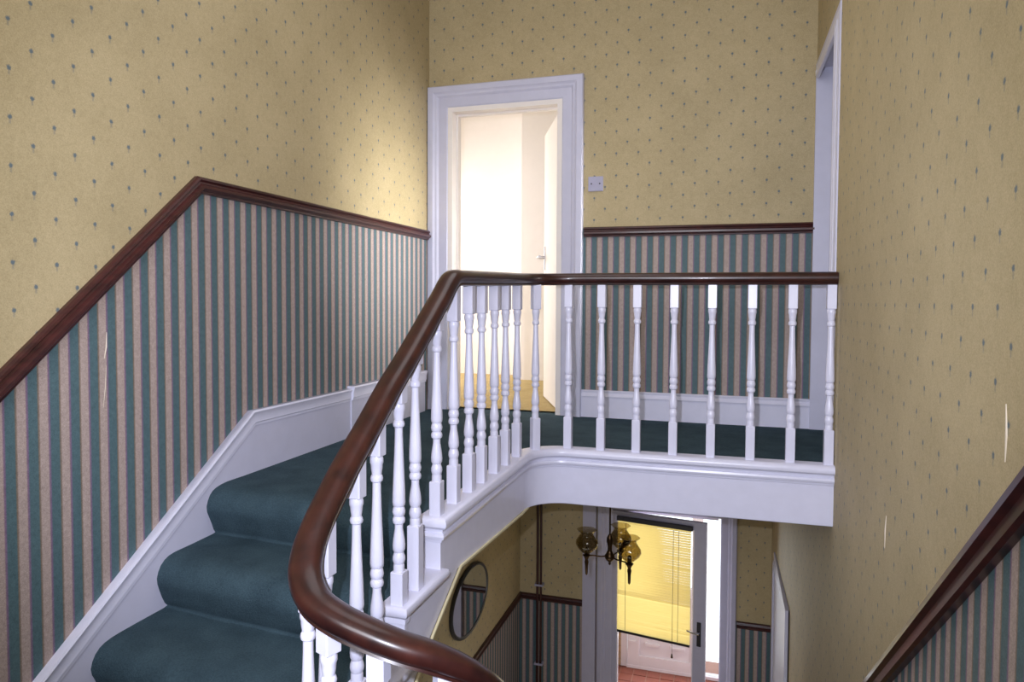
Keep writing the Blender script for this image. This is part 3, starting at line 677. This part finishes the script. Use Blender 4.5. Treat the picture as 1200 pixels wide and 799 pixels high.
def baluster_mesh(ztop, t0, t1, zb, slope=0.0, skew=0.0):
    """square head from ztop to t0, turned t0..t1, square foot t1..zb; local metres, origin at eye level"""
    bm = bmesh.new(); h = .295
    def blk(za, zb2, sl):
        vs = []
        for x, y in ((-h, -h), (h, -h), (h, h), (-h, h)):
            vs.append((bm.verts.new(Vector((x, y, za+sl*y))*U), bm.verts.new(Vector((x, y, zb2))*U)))
        fs = [bm.faces.new([v[0] for v in vs]), bm.faces.new([v[1] for v in vs][::-1])]
        for i in range(4): fs.append(bm.faces.new([vs[i][0], vs[i][1], vs[(i+1) % 4][1], vs[(i+1) % 4][0]]))
        bmesh.ops.bevel(bm, geom=list({e for f in fs for e in f.edges}), offset=.035*U, segments=1, affect='EDGES')
    blk(ztop, t0, slope); blk(t1, zb, 0)
    seg = 16; rings = []
    for f, r in TP:
        z = t0+(t1-t0)*f; rings.append([bm.verts.new(Vector((math.cos(2*math.pi*k/seg)*r, math.sin(2*math.pi*k/seg)*r, z))*U) for k in range(seg)])
    for a, b in zip(rings, rings[1:]):
        for k in range(seg): bm.faces.new([a[k], b[k], b[(k+1) % seg], a[(k+1) % seg]])
    bmesh.ops.recalc_face_normals(bm, faces=bm.faces)
    me = D.meshes.new('baluster'); bm.to_mesh(me); bm.free(); me.materials.append(WHITE)
    for p in me.polygons: p.use_smooth = True
    me.set_sharp_from_angle(angle=math.radians(35)); return me
def put_baluster(me, x, y, rz=0):
    o = D.objects.new('baluster', me); COL.objects.link(o); o.parent = bal
    o.matrix_parent_inverse = Matrix.Translation(bal.location).inverted(); o.location = W((x, y, 0)); o.rotation_euler = (0, 0, rz); return o
mL = baluster_mesh(1.35, -.45, -8.45, ZL)
for x, y in [(6.6, 50.25), (4.22, 50.22), (1.66, 50.18), (-.95, 50.14), (-3.5, 50.1), (-6.06, 50.05), (-8.6, 50.0), (-11.0, 49.9)]: put_baluster(mL, x, y)
mL2 = baluster_mesh(1.2, -.6, -8.45, ZL)
for (x, y, r) in [(-13.15, 48.6, .7), (XW, 46.1, 0), (XW, 43.46, 0), (XW, 41.2, 0), (XW, 38.8, 0), (XW, 36.7, 0)]: put_baluster(mL2 if y > 40 else baluster_mesh(1.1, -.75, -8.6, ZL), x, y, r)
stair_b = [(34.4, -1.1, -8.75, ZL), (32.13, -1.5, -9.05, ZL), (29.6, -2.97, -10.5, ZL-RISE), (27.9, -4.55, -12.05, ZL-RISE), (25.85, -6.45, -14.15, ZL-2*RISE), (24.18, -7.75, -15.05, ZL-2*RISE), (21.95, -10.0, -17.4, ZL-3*RISE)]
for y, a, b, zb in stair_b:
    put_baluster(baluster_mesh(rail_z(XW, y)-.3, a, b, zb, .7 if y < 34 else 0), XW, y)
# under the wreath
for x, y, a, b, zb, rz in [(-13.45, 20.3, -10.5, -17.9, ZL-3*RISE, .5), (-12.0, 19.25, -11.25, -18.6, ZL-4*RISE, 1.2), (-10.2, 19.2, -11.9, -19.2, ZL-4*RISE, 1.6), (-8.35, 20.05, -12.7, -20.1, -24.5, 2.3)]:
    put_baluster(baluster_mesh(rail_z(x, y)-.3, a, b, zb), x, y, rz)
# curved well string joining the two flights under the wreath
bm = bmesh.new(); pth = [(XW, 22.5, 0), (XW, 21.0, 0), (-13.4, 20.1, 0), (-12.6, 19.4, 0), (-11.5, 19.1, 0), (-10.3, 19.1, 0), (-9.2, 19.45, 0), (-8.2, 20.2, 0), (-7.6, 21.3, 0), (-7.5, 22.5, 0)]
rings = sweep(bm, pth, [(-21.2, .5), (-21.2, -.5), (-27.0, -.5), (-27.0, .5)], (0, 0, 1))
bm_obj('curved_string', bm, WHITE, ls)
k = 0
for i in range(14):
    y = 22.6+2.6*i; x = -7.5; n = int((y-19.2)//3.4)+1; zb = -24.5-RISE*n
    rz_ = rail_z(x, y) if y < 26 else (-18.1-(y-28)*.818)
    if y > 58: break
    put_baluster(baluster_mesh(rz_-.3, rz_-1.6, zb+2.0, zb, -.8), x, y)

# ================================================================= SMALL THINGS
# blank switch plate
sw = empty('switch_plate', (-11.72, YB-.1, 10.8)); tag(sw, 'small grey square blank plate screwed to the wall right of doorway', 'wall plate')
box('plate', (-12.4, YB-.18, 10.12), (-11.03, YB, 11.47), GREY, sw, .05)
for x in (-12.1, -11.33):
    bm = bmesh.new(); tube(bm, [(x, YB-.22, 10.8), (x, YB-.16, 10.8)], .07, 8); bm_obj('screw', bm, BLACK, sw)
# oval mirror on the hall wall
mc = Vector((XL, 75.6, -35.0)); mr = empty('oval_mirror', tuple(mc)); tag(mr, 'oval mirror with thin dark rim on the lower hall wall', 'mirror')
ay, az = 6.0, 3.9
bm = bmesh.new(); n = 48
f0 = [bm.verts.new(W((XL+.28, mc.y+ay*.955*math.cos(2*math.pi*k/n), mc.z+az*.93*math.sin(2*math.pi*k/n)))) for k in range(n)]
f1 = [bm.verts.new(W((XL+.02, v.co.y/U, v.co.z/U-Z0))) for v in f0]
bm.faces.new(f0); bm.faces.new(f1[::-1])
for k in range(n): bm.faces.new([f0[k], f1[k], f1[(k+1) % n], f0[(k+1) % n]])
bm_obj('mirror_glass', bm, MIRROR, mr)
bm = bmesh.new(); rings = []
for k in range(n):
    c, s = math.cos(2*math.pi*k/n), math.sin(2*math.pi*k/n)
    rings.append([bm.verts.new(W((XL+d, mc.y+(ay+o_)*c, mc.z+(az+o_)*s))) for d, o_ in ((0, .1), (.3, .08), (.42, -.08), (.36, -.28), (.2, -.32), (0, -.3))])
for k in range(n):
    a, b = rings[k], rings[(k+1) % n]
    for j in range(6): bm.faces.new([a[j], b[j], b[(j+1) % 6], a[(j+1) % 6]])
bm_obj('mirror_rim', bm, FRAMEM, mr, autosmooth=40)
# service pipe in the hall
pp = empty('service_pipe', (-25.3, YF-.5, ZH)); tag(pp, 'dark brown vertical pipe clipped to the hall end wall', 'pipe')
bm = bmesh.new(); tube(bm, [(-25.55, YF-.75, ZH), (-25.55, YF-.75, ZS)], .19, 10); bm_obj('pipe_run', bm, PIPE, pp, autosmooth=40)
bm = bmesh.new(); tube(bm, [(-25.05, YF-.75, ZH), (-25.05, YF-.75, ZS)], .17, 10); bm_obj('pipe_run', bm, PIPE, pp, autosmooth=40)
for z in (-41.0, -52.6): box('pipe_clip', (-25.95, YF-1.0, z-.14), (-24.7, YF, z+.14), GREY, pp, .04)
# pendant light with three smoked glass shades
LX, LY, LZ = -11.0, 70.0, -25.9
pe = empty('pendant_light', (LX, LY, ZS)); tag(pe, 'three-armed brass hall light with smoked glass tulip shades', 'ceiling light')
bm = bmesh.new(); tube(bm, [(LX, LY, ZS), (LX, LY, LZ+2.2)], .09, 8); lathe(bm, (LX, LY, ZS), [(.05, -.9), (.5, -.7), (.9, -.2), (.95, 0)], 16); bm_obj('stem', bm, BRASS, pe, autosmooth=40)
bm = bmesh.new(); lathe(bm, (LX, LY, LZ), [(.03, -.95), (.14, -.8), (.1, -.65), (.3, -.45), (.5, -.2), (.52, .05), (.35, .3), (.22, .6), (.24, 1.1), (.34, 1.5), (.3, 1.9), (.1, 2.3)], 14); bm_obj('body', bm, BRASS, pe, autosmooth=50)
for (dx, dy) in ((-2.35, -.15), (2.15, -1.2), (.75, 2.3)):
    ax, ay_ = LX+dx, LY+dy
    bm = bmesh.new(); arm = catmull([(LX, LY, LZ+.1), (LX+dx*.35, LY+dy*.35, LZ-.12), (LX+dx*.75, LY+dy*.75, LZ-.1), (ax, ay_, LZ-.2)], 5); tube(bm, arm, .08, 7)
    lathe(bm, (ax, ay_, LZ-.2), [(.02, -2.0), (.13, -1.85), (.16, -1.0), (.22, -.6), (.15, -.35), (.3, -.05), (.42, .1), (.2, .2)], 12)
    arm_o = bm_obj('arm', bm, BRASS, pe, autosmooth=50)
    bm = bmesh.new(); lathe(bm, (ax, ay_, LZ), [(r_*.9, z_*.86) for r_, z_ in [(.22, .0), (.55, .25), (1.05, .75), (1.25, 1.2), (1.2, 1.6), (.9, 2.1), (.72, 2.4), (.74, 2.6), (.98, 2.85), (1.12, 2.95), (1.06, 2.96), (.92, 2.82), (.68, 2.6), (.66, 2.4), (.84, 2.08), (1.13, 1.6), (1.18, 1.2), (.98, .8), (.5, .3), (.2, .08)]], 24, .035, 6)
    bm_obj('lamp_shade', bm, AMBER, pe, smooth=True)
    bm = bmesh.new(); lathe(bm, (ax, ay_, LZ), [(.05, 0), (.2, .05), (.2, .6), (.1, .7), (.05, .75)], 10); bm_obj('lamp_holder', bm, BRASS, pe, autosmooth=50)
# scuffs and scratches where the paper is torn
def scuff(parent, X, pts, wdt, dx):
    bm = bmesh.new()
    tube(bm, [(X+dx, y, z) for y, z in pts], [wdt*(.4 if i in (0, len(pts)-1) else 1) for i in range(len(pts))], 5); bm_obj('torn_paper', bm, SCUFF, parent)
scuff(WL, XL, [(26.25, -1.6), (26.22, -2.3), (26.1, -2.85)], .04, 0)
scuff(WL, XL, [(26.2, -3.2), (26.12, -4.3), (26.0, -5.2)], .02, 0)
scuff(WR, XR, [(34.35, -9.5), (34.45, -10.2), (34.5, -11.0)], .05, 0)
scuff(WR, XR, [(20.9, -2.6), (20.8, -3.4), (20.85, -4.1)], .035, -.01)
